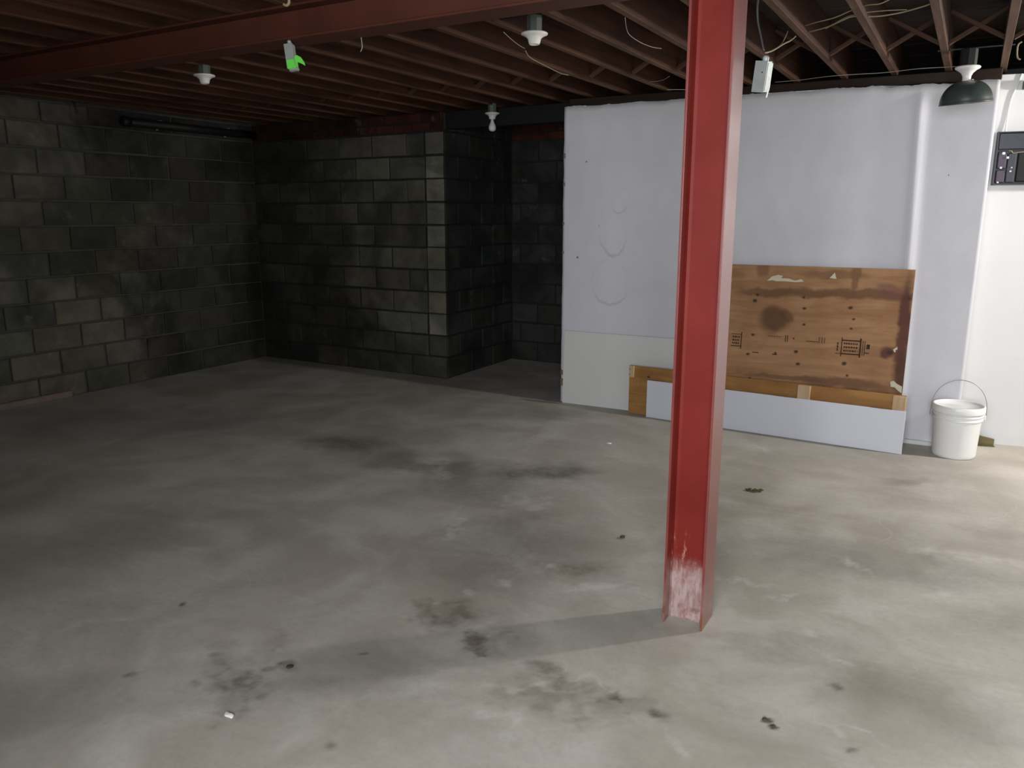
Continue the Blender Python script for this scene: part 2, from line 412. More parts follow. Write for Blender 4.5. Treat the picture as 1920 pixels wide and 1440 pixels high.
# ------------------------------------------------------------------ floor (dense grid so that dirt and one painted shadow sit on it)
FLOOR_DARK = [  # px, py, half w, half h, tilt, colour, amount, warp
    (908, 1202, 40, 24, .3, (.105, .085, .065), .72, 1), (820, 1148, 46, 28, 0, (.15, .13, .10), .5, 1),
    (885, 1165, 62, 26, .5, (.16, .14, .115), .35, 0),
    (440, 1290, 44, 52, .4, (.13, .115, .09), .6, 1), (512, 1215, 30, 22, 0, (.19, .17, .14), .4, 1),
    (405, 1235, 26, 30, 0, (.18, .16, .13), .45, 1),
    (540, 1252, 20, 8, 0, (.05, .055, .03), .8, 1), (505, 1255, 12, 6, 0, (.06, .06, .04), .7, 1),
    (640, 830, 85, 13, -.35, (.10, .095, .085), .50, 0), (780, 868, 110, 13, -.28, (.11, .10, .09), .50, 0),
    (1030, 884, 78, 14, .12, (.08, .075, .065), .62, 0), (900, 905, 120, 30, 0, (.13, .12, .10), .42, 0),
    (1075, 1072, 56, 20, 0, (.12, .105, .07), .60, 0), (930, 1050, 150, 60, 0, (.17, .155, .13), .40, 0),
    (1000, 990, 130, 30, 0, (.19, .175, .15), .35, 0),
    (1005, 1247, 28, 12, 0, (.12, .105, .085), .55, 1), (1030, 1262, 20, 22, 0, (.13, .12, .09), .5, 1),
    (1040, 1310, 110, 42, -.2, (.19, .165, .13), .42, 1), (1190, 1320, 50, 16, -.4, (.10, .095, .08), .5, 1),
    (1160, 1305, 22, 8, 0, (.08, .075, .065), .55, 1), (1230, 1340, 30, 9, 0, (.09, .085, .07), .5, 1),
    (960, 1195, 50, 22, 0, (.19, .17, .15), .3, 0), (1010, 775, 90, 10, 0, (.16, .15, .13), .35, 0),
    (560, 1300, 60, 30, 0, (.21, .2, .18), .3, 0), (620, 1400, 10, 8, 0, (.12, .1, .08), .5, 0),
    (1440, 1352, 9, 5, 0, (.04, .04, .03), .9, 1), (1448, 1364, 7, 5, 0, (.04, .04, .03), .9, 1),
    (1605, 1290, 60, 34, -.5, (.18, .165, .13), .35, 0), (1780, 1345, 110, 34, -.4, (.23, .21, .185), .3, 0),
    (1760, 1075, 190, 26, -.15, (.20, .185, .165), .40, 0), (1500, 1030, 130, 26, -.1, (.22, .205, .19), .40, 0),
    (1880, 1180, 90, 36, -.2, (.22, .20, .17), .35, 0), (1470, 1210, 110, 26, -.3, (.22, .2, .18), .3, 0),
    (1710, 1300, 90, 24, -.5, (.22, .205, .17), .28, 0), (250, 1010, 160, 40, 0, (.20, .19, .17), .3, 0),
    (690, 1255, 190, 42, .15, (.20, .19, .175), .30, 0), (1720, 905, 60, 8, 0, (.2, .18, .15), .4, 0),  # first entry paints the large soft shadow left of the column
    (300, 790, 260, 26, 0, (.17, .165, .155), .35, 0), (1850, 990, 60, 14, 0, (.24, .22, .2), .3, 0),
    (343, 1133, 4, 3, 0, (.04, .04, .03), .9, 0), (682, 1225, 12, 3, 0, (.06, .055, .04), .8, 1),
    (1570, 1288, 14, 8, 0, (.09, .085, .07), .5, 1), (250, 1265, 14, 4, .3, (.08, .07, .06), .6, 1),
    (365, 1283, 12, 7, .3, (.10, .09, .07), .6, 1), (1595, 1405, 14, 5, 0, (.1, .095, .08), .5, 1),
    (815, 1165, 12, 10, 0, (.10, .085, .065), .55, 1),
]
FLOOR_LIGHT = [
    (838, 990, 10, 24, .05), (856, 975, 6, 30, 0), (822, 866, 34, 5, .1), (830, 893, 22, 5, .3), (822, 880, 6, 24, 0),
    (965, 942, 34, 6, 0), (1015, 950, 28, 5, .3), (1000, 935, 50, 4, 0), (1608, 1062, 6, 14, .3), (1790, 1117, 55, 5, .12),
    (1465, 1117, 28, 5, .3), (1380, 1088, 60, 5, -.4), (1735, 1032, 60, 4, -.2), (1585, 1368, 60, 4, -.5), (1565, 1235, 40, 4, -.6),
    (1115, 1100, 60, 5, .1), (1190, 1110, 30, 4, -.6), (1510, 1184, 16, 6, .5), (1850, 1053, 70, 5, -.2),
    (880, 1112, 14, 6, .5), (950, 1095, 14, 5, 0), (1040, 1060, 12, 4, 0), (915, 1285, 10, 6, 0), (960, 1365, 20, 30, 0), 
    (820, 1130, 6, 3, 0), (905, 1338, 50, 5, -.2), (350, 1030, 40, 4, -.5), (190, 1165, 60, 4, .15), (1270, 1395, 12, 20, .4),
    (960, 1410, 220, 40, 0), (1430, 842, 10, 10, .3), (1000, 1290, 70, 5, 0), (790, 1290, 90, 26, .2),
]

def vnoise(X, Y, scale, seed):
    """value noise on a lattice, several octaves, about -1..1"""
    out = np.zeros_like(X); amp = 1.0; tot = 0
    rs = np.random.RandomState(seed)
    for o_ in range(4):
        g = rs.rand(256, 256) * 2 - 1; x = X * scale; y = Y * scale
        xi = np.floor(x).astype(int); yi = np.floor(y).astype(int); fx = x - xi; fy = y - yi
        fx = fx * fx * (3 - 2 * fx); fy = fy * fy * (3 - 2 * fy)
        a = g[xi % 256, yi % 256]; b = g[(xi + 1) % 256, yi % 256]; c = g[xi % 256, (yi + 1) % 256]; d_ = g[(xi + 1) % 256, (yi + 1) % 256]
        out += amp * ((a * (1 - fx) + b * fx) * (1 - fy) + (c * (1 - fx) + d_ * fx) * fy); tot += amp; amp *= .55; scale *= 2.1
    return out / tot * 1.6
def build_floor():
    xs = np.concatenate([np.arange(-6.9, -4.6, .05), np.arange(-4.6, -2.6, .02), np.arange(-2.6, 1.1, .0105), np.arange(1.1, 4.21, .1)])
    ys = np.concatenate([np.arange(-3.4, .9, .1), np.arange(.9, 3.4, .0105), np.arange(3.4, 6.1, .02), np.arange(6.1, 7.51, .1)])
    X, Y = np.meshgrid(xs, ys, indexing='ij'); nx, ny = X.shape; n = nx * ny
    W1 = (vnoise(X, Y, 5, 1), vnoise(X, Y, 5, 2)); W2 = (vnoise(X, Y, 16, 3), vnoise(X, Y, 16, 4)); br = np.clip((vnoise(X, Y, 13, 5) + .55) / .9, .4, 1)
    tint = np.ones((nx, ny, 3)); scuff = np.zeros((nx, ny)); mean = np.array([(a + b) / 2 for a, b in zip(FB_A, FB_B)])
    def mask(px, py, hw, hh, tilt, warp, amp, soft):
        c = at(px, py, Z=0); a = at(px - hw, py, Z=0); b = at(px + hw, py, Z=0); e = at(px, py - hh, Z=0); f_ = at(px, py + hh, Z=0)
        rx = (b - a).length / 2; ry = (e - f_).length / 2; th = YAW + tilt
        amp = min(amp, .6 * max(rx, ry))
        dx = X + warp[0] * amp - c.x; dy = Y + warp[1] * amp - c.y
        u = (dx * math.cos(th) + dy * math.sin(th)) / rx; v = (-dx * math.sin(th) + dy * math.cos(th)) / ry
        r = np.sqrt(u * u + v * v); q = np.clip((1 + soft - r) / (2 * soft), 0, 1); return q * q * (3 - 2 * q)
    for px, py, hw, hh, tilt, c, a, wp in FLOOR_DARK:
        m = mask(px, py, hw, hh, tilt, W2 if wp else W1, .05 if wp else .10, .40 if wp else .75) * a * (1.2 if wp else 1)
        if wp: m = m * br
        m = np.minimum(m * 1.25, .95)
        tint = tint * (1 - m[..., None]) + m[..., None] * (np.array(c) / mean)
    for px, py, hw, hh, tilt in FLOOR_LIGHT:
        m = mask(px, py, hw, hh, tilt, W2, .04, .6) * (.34 if hw < 80 else .15)
        scuff = np.maximum(scuff, m)
    me = bpy.data.meshes.new('floor')
    co = np.stack([X, Y, np.zeros_like(X)], -1).reshape(-1, 3)
    I = np.arange(n).reshape(nx, ny)
    q = np.stack([I[:-1, :-1], I[1:, :-1], I[1:, 1:], I[:-1, 1:]], -1).reshape(-1, 4)
    # slab: rim and underside so that it has real thickness
    co = np.concatenate([co, [[-6.9, -3.4, -.12], [4.2, -3.4, -.12], [4.2, 7.5, -.12], [-6.9, 7.5, -.12]]])
    me.vertices.add(len(co)); me.vertices.foreach_set('co', co.ravel())
    rims = [list(I[:, 0]) + [n + 1, n], list(I[-1, :]) + [n + 2, n + 1], list(I[::-1, -1]) + [n + 3, n + 2], list(I[0, ::-1]) + [n, n + 3], [n, n + 1, n + 2, n + 3][::-1]]
    rims = [r[::-1] if i < 4 else r for i, r in enumerate(rims)]
    loops = np.concatenate([q.ravel()] + [np.array(r) for r in rims])
    starts = list(np.arange(len(q)) * 4); p_ = len(q) * 4
    for r in rims: starts.append(p_); p_ += len(r)
    me.loops.add(len(loops)); me.loops.foreach_set('vertex_index', loops.astype(np.int32))
    me.polygons.add(len(starts)); me.polygons.foreach_set('loop_start', np.array(starts, dtype=np.int32))
    me.update(calc_edges=True)
    ca = me.color_attributes.new('stain', 'FLOAT_COLOR', 'POINT')
    full = np.ones((len(co), 4), dtype=np.float32); full[:n, :3] = tint.reshape(-1, 3); ca.data.foreach_set('color', full.ravel())
    sa = me.attributes.new('scuff', 'FLOAT', 'POINT'); f1 = np.zeros(len(co), dtype=np.float32); f1[:n] = scuff.ravel(); sa.data.foreach_set('value', f1)
    me.materials.append(M['floor'])
    o = bpy.data.objects.new('floor', me); COL.objects.link(o); o['kind'] = 'structure'; return o
floor = build_floor()

# ------------------------------------------------------------------ block walls
def block_mesh(wd, ht, th=.014, bev=.005):
    bm = bmesh.new(); box(bm, (-wd / 2, 0, -ht / 2), (wd / 2, th, ht / 2))
    es = [e for e in bm.edges if all(v.co.y < 1e-6 for v in e.verts)]
    bmesh.ops.bevel(bm, geom=es, offset=bev, segments=1, affect='EDGES')
    for v in bm.verts:
        if v.co.y < 1e-6: v.co.y += random.uniform(-.0012, .0012)
    bmesh.ops.recalc_face_normals(bm, faces=bm.faces)
    me = bpy.data.meshes.new('concrete_block'); bm.to_mesh(me); bm.free(); return me
MESH = {}
def get_mesh(wd, ht, key):
    k = (round(wd, 3), round(ht, 3), key)
    if k not in MESH:
        me = block_mesh(wd, ht); me.materials.append(M[key]); MESH[k] = me
    return MESH[k]
def put_block(parent, name, u, z, wd, ht, key, frame):
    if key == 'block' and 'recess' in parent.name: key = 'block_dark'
    o = bpy.data.objects.new(name, get_mesh(wd, ht, key)); COL.objects.link(o); o.parent = parent
    org, dr, rz = frame
    p = org + dr * u; jit = random.uniform(-.004, .0015)
    nrm = Vector((-math.sin(rz), math.cos(rz), 0))
    o.location = (p.x + nrm.x * jit, p.y + nrm.y * jit, z + random.uniform(-.003, .003))
    o.scale = (random.uniform(.975, 1.0), 1, random.uniform(.95, 1.0))
    o.rotation_euler = (random.uniform(-.004, .004), random.uniform(-.006, .006), rz + random.uniform(-.006, .006))
    return o
def lay(parent, frame, length, offset=0.0, bricks=None, corner=None):
    """courses of blocks over a wall; u runs along the wall"""
    courses = [(.1 + .2 * i, .19) for i in range(11)]
    for ci, (z, ht) in enumerate(courses):
        u = -offset - (.2 if ci % 2 else 0)
        while u < length - .02:
            a, b = max(u, 0), min(u + .4, length)
            wd = b - a - .011
            if wd > .05:
                key = 'block'
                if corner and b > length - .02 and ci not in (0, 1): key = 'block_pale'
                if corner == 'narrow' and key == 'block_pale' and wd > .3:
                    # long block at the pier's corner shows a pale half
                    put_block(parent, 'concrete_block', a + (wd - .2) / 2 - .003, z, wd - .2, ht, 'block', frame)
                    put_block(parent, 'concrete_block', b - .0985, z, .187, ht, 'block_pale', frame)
                else:
                    put_block(parent, 'concrete_block', (a + b) / 2, z, wd, ht, key, frame)
            u += .4
    # top: cut blocks or two courses of brick
    if bricks:
        for r in range(2):
            u = -.1 * r
            while u < length - .02:
                a, b = max(u, 0), min(u + .2, length); wd = b - a - .01
                if wd > .03: put_block(parent, 'brick', (a + b) / 2, 2.24 + .08 * r, round(wd, 3), .07, 'brick', frame)
                u += .2
    else:
        u = -.13
        while u < length - .02:
            a, b = max(u, 0), min(u + .4, length); wd = b - a - .011
            if wd > .03: put_block(parent, 'concrete_block', (a + b) / 2, 2.28, round(wd, 3), .148, 'block', frame)
            u += .4

T = .014
bm = bmesh.new(); box(bm, (XL - .25, -3.2, 0), (XL - T, YB + .25, 2.583)); wall_left = struct('wall_left', bm, M['mortar_grey'])
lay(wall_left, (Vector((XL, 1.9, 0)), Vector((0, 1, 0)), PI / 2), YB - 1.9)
bm = bmesh.new(); box(bm, (XL - T, YB + T, 0), (XP - T, YB + .22, H)); wall_back = struct('wall_back', bm, M['mortar'])
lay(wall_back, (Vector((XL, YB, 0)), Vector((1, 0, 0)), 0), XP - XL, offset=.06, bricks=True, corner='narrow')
bm = bmesh.new(); box(bm, (XP - .25, YB + .22, 0), (XP - T, YR + .25, H)); box(bm, (XP - .25, YB + .22, 0), (XP - T, YB + .23, H))
wall_rs = struct('wall_recess_side', bm, M['mortar'])
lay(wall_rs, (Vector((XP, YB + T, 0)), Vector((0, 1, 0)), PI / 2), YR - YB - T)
bm = bmesh.new(); box(bm, (XP - T, YR + T, 0), (-2.4, YR + .25, H)); wall_rb = struct('wall_recess_back', bm, M['mortar'])
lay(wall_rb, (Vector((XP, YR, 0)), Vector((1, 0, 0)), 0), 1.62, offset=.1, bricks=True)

# low worn curb along the foot of the left wall
bm = bmesh.new(); box(bm, (XL, 1.9, 0), (XL + .035, 3.75, .055), .008)
for v in bm.verts: v.co.x += .008 * mnoise.noise(v.co * 3)
struct('baseboard_left', bm, M['curb'])

# ------------------------------------------------------------------ white wall (own frame: x along it, y into it)
WR = math.atan2(.075, 2.66)
WO = Vector((-2.785, 5.645, 0))
def white_front(bm, L=2.83, Htop=2.285, thick=.24):
    nx, nz = 150, 60
    grid = {}
    for i in range(nx + 1):
        x = L * i / nx
        top = Htop + .012 * mnoise.noise((x * 6, 0, 0)) + .009 * mnoise.noise((x * 27, 3, 0)) - (.012 if x > 2.2 else 0)
        for k in range(nz + 1):
            z = top * k / nz
            y = .004 * mnoise.noise((x * 1.2, z * 1.2, 5)) + .0012 * mnoise.noise((x * 9, z * 9, 1))
            # vertical plastered ridge that catches the side light
            xr = 2.415 + .03 * (2.2 - z) / 1.1
            amp = .022 * min(1, max(0, (2.24 - z) / .1))
            y -= amp * math.exp(-((x - xr) / .028) ** 2)
            xx = x
            if i == 0: xx += .006 * mnoise.noise((0, z * 8, 9)) + (.0 if z > .1 else .0)
            grid[i, k] = bm.verts.new((xx, y, z))
    for i in range(nx):
        for k in range(nz):
            bm.faces.new((grid[i, k], grid[i + 1, k], grid[i + 1, k + 1], grid[i, k + 1]))
    # back skin and edges
    bk = {}
    for k in range(nz + 1):
        bk[0, k] = bm.verts.new((grid[0, k].co.x, thick, grid[0, k].co.z)); bk[1, k] = bm.verts.new((L, thick, grid[nx, k].co.z))
    for k in range(nz):
        bm.faces.new((grid[0, k], grid[0, k + 1], bk[0, k + 1], bk[0, k]))
        bm.faces.new((grid[nx, k], bk[1, k], bk[1, k + 1], grid[nx, k + 1]))
        bm.faces.new((bk[0, k], bk[0, k + 1], bk[1, k + 1], bk[1, k]))
    bm.faces.new([grid[i, nz] for i in range(nx + 1)] + [bk[1, nz], bk[0, nz]])
bm = bmesh.new(); white_front(bm)
wall_white = struct('wall_white', bm, M['white'], loc=WO, rot=(0, 0, WR), smooth=False)
for p in wall_white.data.polygons: p.use_smooth = abs(p.normal.y) > .5
# crumbly nicks on the free left edge
bm = bmesh.new()
for z, s in ((1.93, .018), (1.72, .014), (1.42, .010), (1.20, .010), (.16, .03), (.24, .02)):
    box(bm, (-.004, -.004, z - s), (.012 + s * .2, .02, z + s), .003)
finish('edge_nick', bm, M['rubble'], parent=wall_white)
# foot ledge right of the leaning boards
bm = bmesh.new(); box(bm, (2.46, -.022, .0), (2.78, .0, .030), .004)
struct('baseboard_white', bm, M['white_right'], loc=WO, rot=(0, 0, WR))
# return of the white wall into the recess
bm = bmesh.new(); box(bm, (-2.74, 5.90, 0), (-2.50, YR, H)); struct('wall_recess_right', bm, M['mortar'])
# sill plate on the white wall
bm = bmesh.new(); box(bm, (-.02, .13, 2.295), (2.84, .235, H), .004)
struct('trim_1', bm, M['sill'], loc=WO, rot=(0, 0, WR))
# header over the recess
bm = bmesh.new(); box(bm, (XP + .02, 5.93, 2.215), (-2.80, 6.02, H), .005)
struct('trim_2', bm, M['pipe'])

# right wall, set back and turned a little to the lamp
WR2 = math.radians(9)
bm = bmesh.new(); box(bm, (0, 0, 0), (3.9, .25, 2.33))
wall_right = struct('wall_right', bm, M['white_right'], loc=(-.06, 5.925, 0), rot=(0, 0, WR2))
bm = bmesh.new(); box(bm, (3.75, -3.2, 0), (4.0, 6.6, H)); struct('wall_far_right', bm, M['white_right'])
bm = bmesh.new(); box(bm, (XL - .2, -3.3, 0), (3.9, -3.05, H)); struct('wall_behind', bm, M['white_right'])

# ------------------------------------------------------------------ ceiling: boards, joists, bridging
bm = bmesh.new(); box(bm, (-6.8, -3.4, 2.585), (4.2, 7.5, 2.66)); ceiling = struct('ceiling', bm, M['mortar'])
bm = bmesh.new(); box(bm, (-5.4, -.066, 0), (5.4, .066, .02), .002)
pl0 = finish('plank', bm, M['plank'], parent=ceiling, loc=(-1.3, -3.2, 2.56))
y = -3.2 + .138; k = 0
while y < 7.4:
    inst(pl0, ceiling, (-1.3 + random.uniform(-.1, .1), y, 2.56 + random.uniform(0, .003))); y += .138
JX = [.055 - .2985 * i for i in range(-12, 22)]
bm = bmesh.new(); box(bm, (-.019, -5.3, 0), (.019, 5.3, .197), .002)
for v in bm.verts: v.co.x += 0
j0 = None
for x in JX:
    if j0 is None:
        j0 = finish('joist', bm, [M['joist'], M['joist_edge']], parent=ceiling, loc=(x, 2.05, H))
        for p_ in j0.data.polygons:
            if p_.center.z < .003: p_.material_index = 1
    else: inst(j0, ceiling, (x, 2.05, H + random.uniform(0, .004)), (0, random.uniform(-.012, .012), random.uniform(-.0012, .0012)))
# cross bridging between joists
L_ = math.hypot(.26, .15)
bm = bmesh.new(); box(bm, (-L_ / 2, -.019, -.009), (L_ / 2, .019, .009), .001)
b0 = None; ang = math.atan2(.15, .26)
for yrow in (5.05, 0.6):
    for a, b in zip(JX, JX[1:]):
        xm = (a + b) / 2
        if yrow < 2 and not (-5 < xm < 1): continue
        for s, dy in ((1, -.021), (-1, .021)):
            lc = (xm, yrow + dy, H + .10); rt = (0, s * ang, 0)
            if b0 is None: b0 = finish('bridging', bm, M['bridging'], parent=ceiling, loc=lc, rot=rt)
            else: inst(b0, ceiling, lc, rt)

# ------------------------------------------------------------------ steel beam and column
BX0, BX1 = XL + .01, 3.7
beam = tag(empty('steel_beam', (0, 2.70, 2.222)), 'long dark red steel beam under the ceiling joists, carried by the red column', 'beam')
bm = bmesh.new(); box(bm, (BX0, -.07, 0), (BX1, .07, .010), .002); finish('bottom_flange', bm, M['beam'], beam)
bm = bmesh.new(); box(bm, (BX0, -.004, .010), (BX1, .004, .127)); finish('web', bm, M['beam'], beam)
bm = bmesh.new(); box(bm, (BX0, -.07, .127), (BX1, .07, .137), .002); finish('top_flange', bm, M['beam'], beam)

CX0, CX1, CY0, CY1 = -.862, -.711, 2.631, 2.767
colm = tag(empty('steel_column', ((CX0 + CX1) / 2, (CY0 + CY1) / 2, 0)), 'tall red painted steel column with flaking pale base standing on the concrete floor', 'column')
hx = (CX1 - CX0) / 2; hy = (CY1 - CY0) / 2
bm = bmesh.new(); box(bm, (-hx + .008, -.004, 0), (hx - .008, .004, 2.222))
finish('web', bm, M['web'], colm)
for s in (-1, 1):
    bm = bmesh.new(); box(bm, (s * hx, -hy, 0), (s * (hx - .0085), hy, 2.222), .002, 2)
    finish('flange', bm, M['flange'], colm)
# fillets between web and flanges (rolled section)
bm = bmesh.new()
for s in (-1, 1):
    for q in (-1, 1):
        x0 = s * (hx - .0085); 
        A = [(x0, q * .004), (x0 - s * .014, q * .004), (x0 - s * .004, q * .008), (x0, q * .018)]
        lo = [bm.verts.new((a, b, 0)) for a, b in A]; hi = [bm.verts.new((a, b, 2.222)) for a, b in A]
        bm.faces.new(lo); bm.faces.new(hi[::-1])
        for i in range(4): j = (i + 1) % 4; bm.faces.new((lo[i], lo[j], hi[j], hi[i]))
finish('fillet', bm, M['web'], colm)

# ------------------------------------------------------------------ boards leaning on the white wall
def on_wall(x, y, z):   # wall frame -> world
    c, s = math.cos(WR), math.sin(WR); return Vector((WO.x + c * x - s * y, WO.y + s * x + c * y, z))
def leaning(name, x, ybot, length, height, thick, ytop, mat, rz=WR):
    """board whose foot stands ybot in front of the wall and whose top touches it at ytop"""
    p = on_wall(x, ybot, 0); a = math.atan2(ytop - ybot, height)
    bm = bmesh.new(); box(bm, (0, 0, 0), (length, thick, height / math.cos(a)), .0015)
    return finish(name, bm, mat, loc=(p.x, p.y, thick * math.sin(a) + .0005), rot=(-a, 0, rz))
o = leaning('wall_board', .035, -.050, 1.12, .585, .012, -.018, M['panel_white'])
tag(o, 'thin off-white board leaning on the white wall, left of the red column', 'board')

# plywood sheet
PX0, PW, PH = 1.275, 1.215, 1.147
def k_(px, py):        # photo pixel -> sheet coordinates (x from the left edge, height)
    p = at(px, py, Y=5.62); return (p.x - (-1.510), p.z)
kn = [k_(*q) + (r,) for q, r in (((1415, 564), .013), ((1506, 557), .009), ((1508, 579), .011), ((1507, 608), .009), ((1594, 577), .013),
      ((1600, 598), .009), ((1595, 616), .008), ((1413, 627), .010), ((1404, 662), .010), ((1493, 658), .012), ((1497, 681), .012),
      ((1583, 681), .013), ((1588, 703), .009), ((1704, 560), .009), ((1408, 707), .010), ((1668, 661), .016), ((1455, 661), .008), ((1420, 553), .010))]
st = [k_(*q) + (rx, rz, c, min(.92, a * 1.3)) for q, rx, rz, c, a in (
      ((1450, 598), .11, .09, (.10, .045, .020), .78), ((1475, 590), .05, .04, (.09, .04, .02), .5),
      ((1600, 552), .55, .035, (.12, .055, .024), .65), ((1440, 548), .22, .035, (.11, .05, .022), .6),
      ((1603, 520), .03, .12, (.13, .06, .03), .55), ((1694, 610), .045, .34, (.075, .026, .018), .85), ((1694, 700), .07, .15, (.065, .026, .016), .8),
      ((1430, 505), .05, .06, (.14, .065, .03), .5), ((1560, 515), .25, .03, (.16, .08, .036), .5), ((1480, 706), .30, .02, (.12, .06, .025), .5),
      ((1580, 718), .30, .04, (.13, .06, .03), .6), ((1665, 660), .05, .04, (.08, .03, .02), .75), ((1670, 545), .10, .05, (.13, .05, .045), .5))]
M['ply'] = mat_ply('stained_plywood', (.26, .135, .062), (.34, .190, .092), st, kn)
ply = leaning('plywood_sheet', PX0, -.152, PW, PH, .018, -.047, M['ply'])
tag(ply, 'square stained brown plywood sheet leaning on the white wall behind the long low box', 'plywood')
def stamp_bars(bars):
    bm = bmesh.new()
    for cx, cz, wd, ht in bars: box(bm, (cx - wd / 2, -.0012, cz - ht * .7), (cx + wd / 2, -.0002, cz + ht * .7))
    tag(finish('ink_stamp', bm, M['ink'], parent=ply), kind='stuff')
def frame_bars(cx, cz, wd, ht, t_=.006):
    return [(cx, cz + ht / 2, wd, t_), (cx, cz - ht / 2, wd, t_), (cx - wd / 2, cz, t_, ht), (cx + wd / 2, cz, t_ * 1.6, ht)]
def dashes(cx, cz, wd, ht, n=1):
    out = []; x = cx - wd / 2
    while x < cx + wd / 2:
        w_ = random.uniform(.006, .014); out.append((x + w_ / 2, cz, min(w_, cx + wd / 2 - x), ht)); x += w_ + .004
    return out
cx, cz = k_(1595, 651)
bars = frame_bars(cx, cz, .115, .09)
for i in range(3): bars += dashes(cx - .002, cz + .024 - i * .024, .085, .008)
bars += [(cx - .082, cz + .02, .008, .012), (cx - .082, cz, .010, .012), (cx - .082, cz - .02, .008, .012), (cx + .072, cz, .004, .07), (cx + .084, cz, .004, .07)]
bars += [(cx + .105, cz + .012, .020, .022), (cx + .100, cz - .03, .03, .004), (cx - .075, cz - .045, .04, .003)]
stamp_bars(bars)
cx, cz = k_(1382, 636)
bars = [(cx + .035, cz, .006, .085), (cx, cz + .042, .07, .003), (cx, cz - .042, .07, .004)]
for i in range(3): bars += dashes(cx - .002, cz + .022 - i * .022, .05, .008)
stamp_bars(bars)
cx, cz = k_(1475, 634)
stamp_bars([(cx - .006, cz, .005, .032), (cx + .008, cz, .005, .032), (cx + .048, cz + .004, .008, .008)] + dashes(cx - .08, cz + .01, .09, .003))
cx, cz = k_(1532, 637)
stamp_bars([(cx - .03, cz - .012, .075, .003), (cx + .014, cz, .004, .030), (cx + .032, cz, .004, .030), (cx + .048, cz, .004, .026)])
cx, cz = k_(1418, 659)
stamp_bars([(cx, cz, .045, .004), (cx + .13, cz - .004, .03, .005)])
# torn paper left on the sheet
def scrap(px_pts):
    bm = bmesh.new(); P = [k_(*q) for q in px_pts]; prism(bm, P, -.0025, -.0003)
    finish('paper_scrap', bm, M['tear'], parent=ply)
scrap([(1437, 526), (1446, 518), (1458, 515), (1467, 517), (1463, 521), (1478, 522), (1490, 526), (1501, 523), (1506, 528), (1490, 529), (1470, 527), (1455, 527), (1448, 525)])
scrap([(1554, 521), (1564, 511), (1567, 523)])
scrap([(1669, 715), (1675, 713), (1682, 719), (1691, 724), (1690, 736), (1683, 731), (1677, 725), (1670, 724)])
scrap([(1674, 655), (1682, 650), (1682, 655), (1678, 657), (1679, 660), (1676, 660)])

# long low box: plywood back, pine blocks, white front
LR = math.atan2(-.105, 1.905)
lb = tag(empty('low_panel_box', (-2.160, 5.520, 0), LR), 'long low white-fronted panel with plywood back and pine blocks standing before the plywood sheet', 'panel')
LL, LH = 1.905, .372
bm = bmesh.new(); box(bm, (0, .030, .001), (LL, .045, LH), .001); finish('plywood_back', bm, M['ply2'], lb)
bm = bmesh.new(); box(bm, (.165, -.012, .001), (LL + .008, .0, .282), .001); finish('white_front', bm, M['panel_cool'], lb)
for i, (x0, x1, z0, z1) in enumerate(((.005, .042, .285, LH), (1.245, 1.325, .001, LH - .002), (LL - .075, LL, .001, LH - .002))):
    bm = bmesh.new(); box(bm, (x0, .0 if i else .012, z0), (x1, .030, z1), .0015); finish('pine_block', bm, M['pine'], lb)
for z in (.312, .350):
    bm = bmesh.new(); box(bm, (.014, -.002, z - .003), (.020, .0, z + .003), .0005); finish('nail_head', bm, M['ink'], lb)

# ------------------------------------------------------------------ bucket
BC = (.034, 5.572)
bk = tag(empty('bucket', (BC[0], BC[1], 0)), 'white plastic bucket with lid and wire handle on the floor at the wall corner', 'bucket')
bm = bmesh.new()
lathe(bm, [(.132, .0), (.138, .004), (.141, .02), (.151, .235), (.152, .238), (.160, .240), (.161, .250), (.153, .253), (.153, .262), (.161, .264), (.162, .275), (.154, .278), (.155, .300)], 56)
finish('body', bm, M['bucket'], bk, smooth=True)
bm = bmesh.new()
lathe(bm, [(.156, .288), (.167, .287), (.169, .292), (.168, .322), (.165, .329), (.158, .331), (.153, .328), (.150, .318), (.05, .316), (.0005, .316)], 56)
finish('lid', bm, M['bucket'], bk, smooth=True)
ux, uy = math.cos(YAW * .25), math.sin(YAW * .25)
bm = bmesh.new()
pts = []
for i in range(13):
    a = PI * i / 12; pts.append((-math.cos(a) * .176 * ux, -math.cos(a) * .176 * uy, .268 + math.sin(a) ** .8 * .215))
pts = [(pts[0][0], pts[0][1], .25)] + pts + [(pts[-1][0], pts[-1][1], .25)]
tube(bm, pts, .0022, 8, 4); finish('wire_handle', bm, M['wire'], bk, smooth=True)
for s in (-1, 1):
    bm = bmesh.new(); box(bm, (s * .158 * ux - .010, s * .158 * uy - .014, .244), (s * .158 * ux + .014 * s + .004, s * .158 * uy + .014, .272), .003)
    finish('handle_ear', bm, M['bucket'], bk)
for c_ in bk.children: c_.scale = (.885, .885, 1.0)

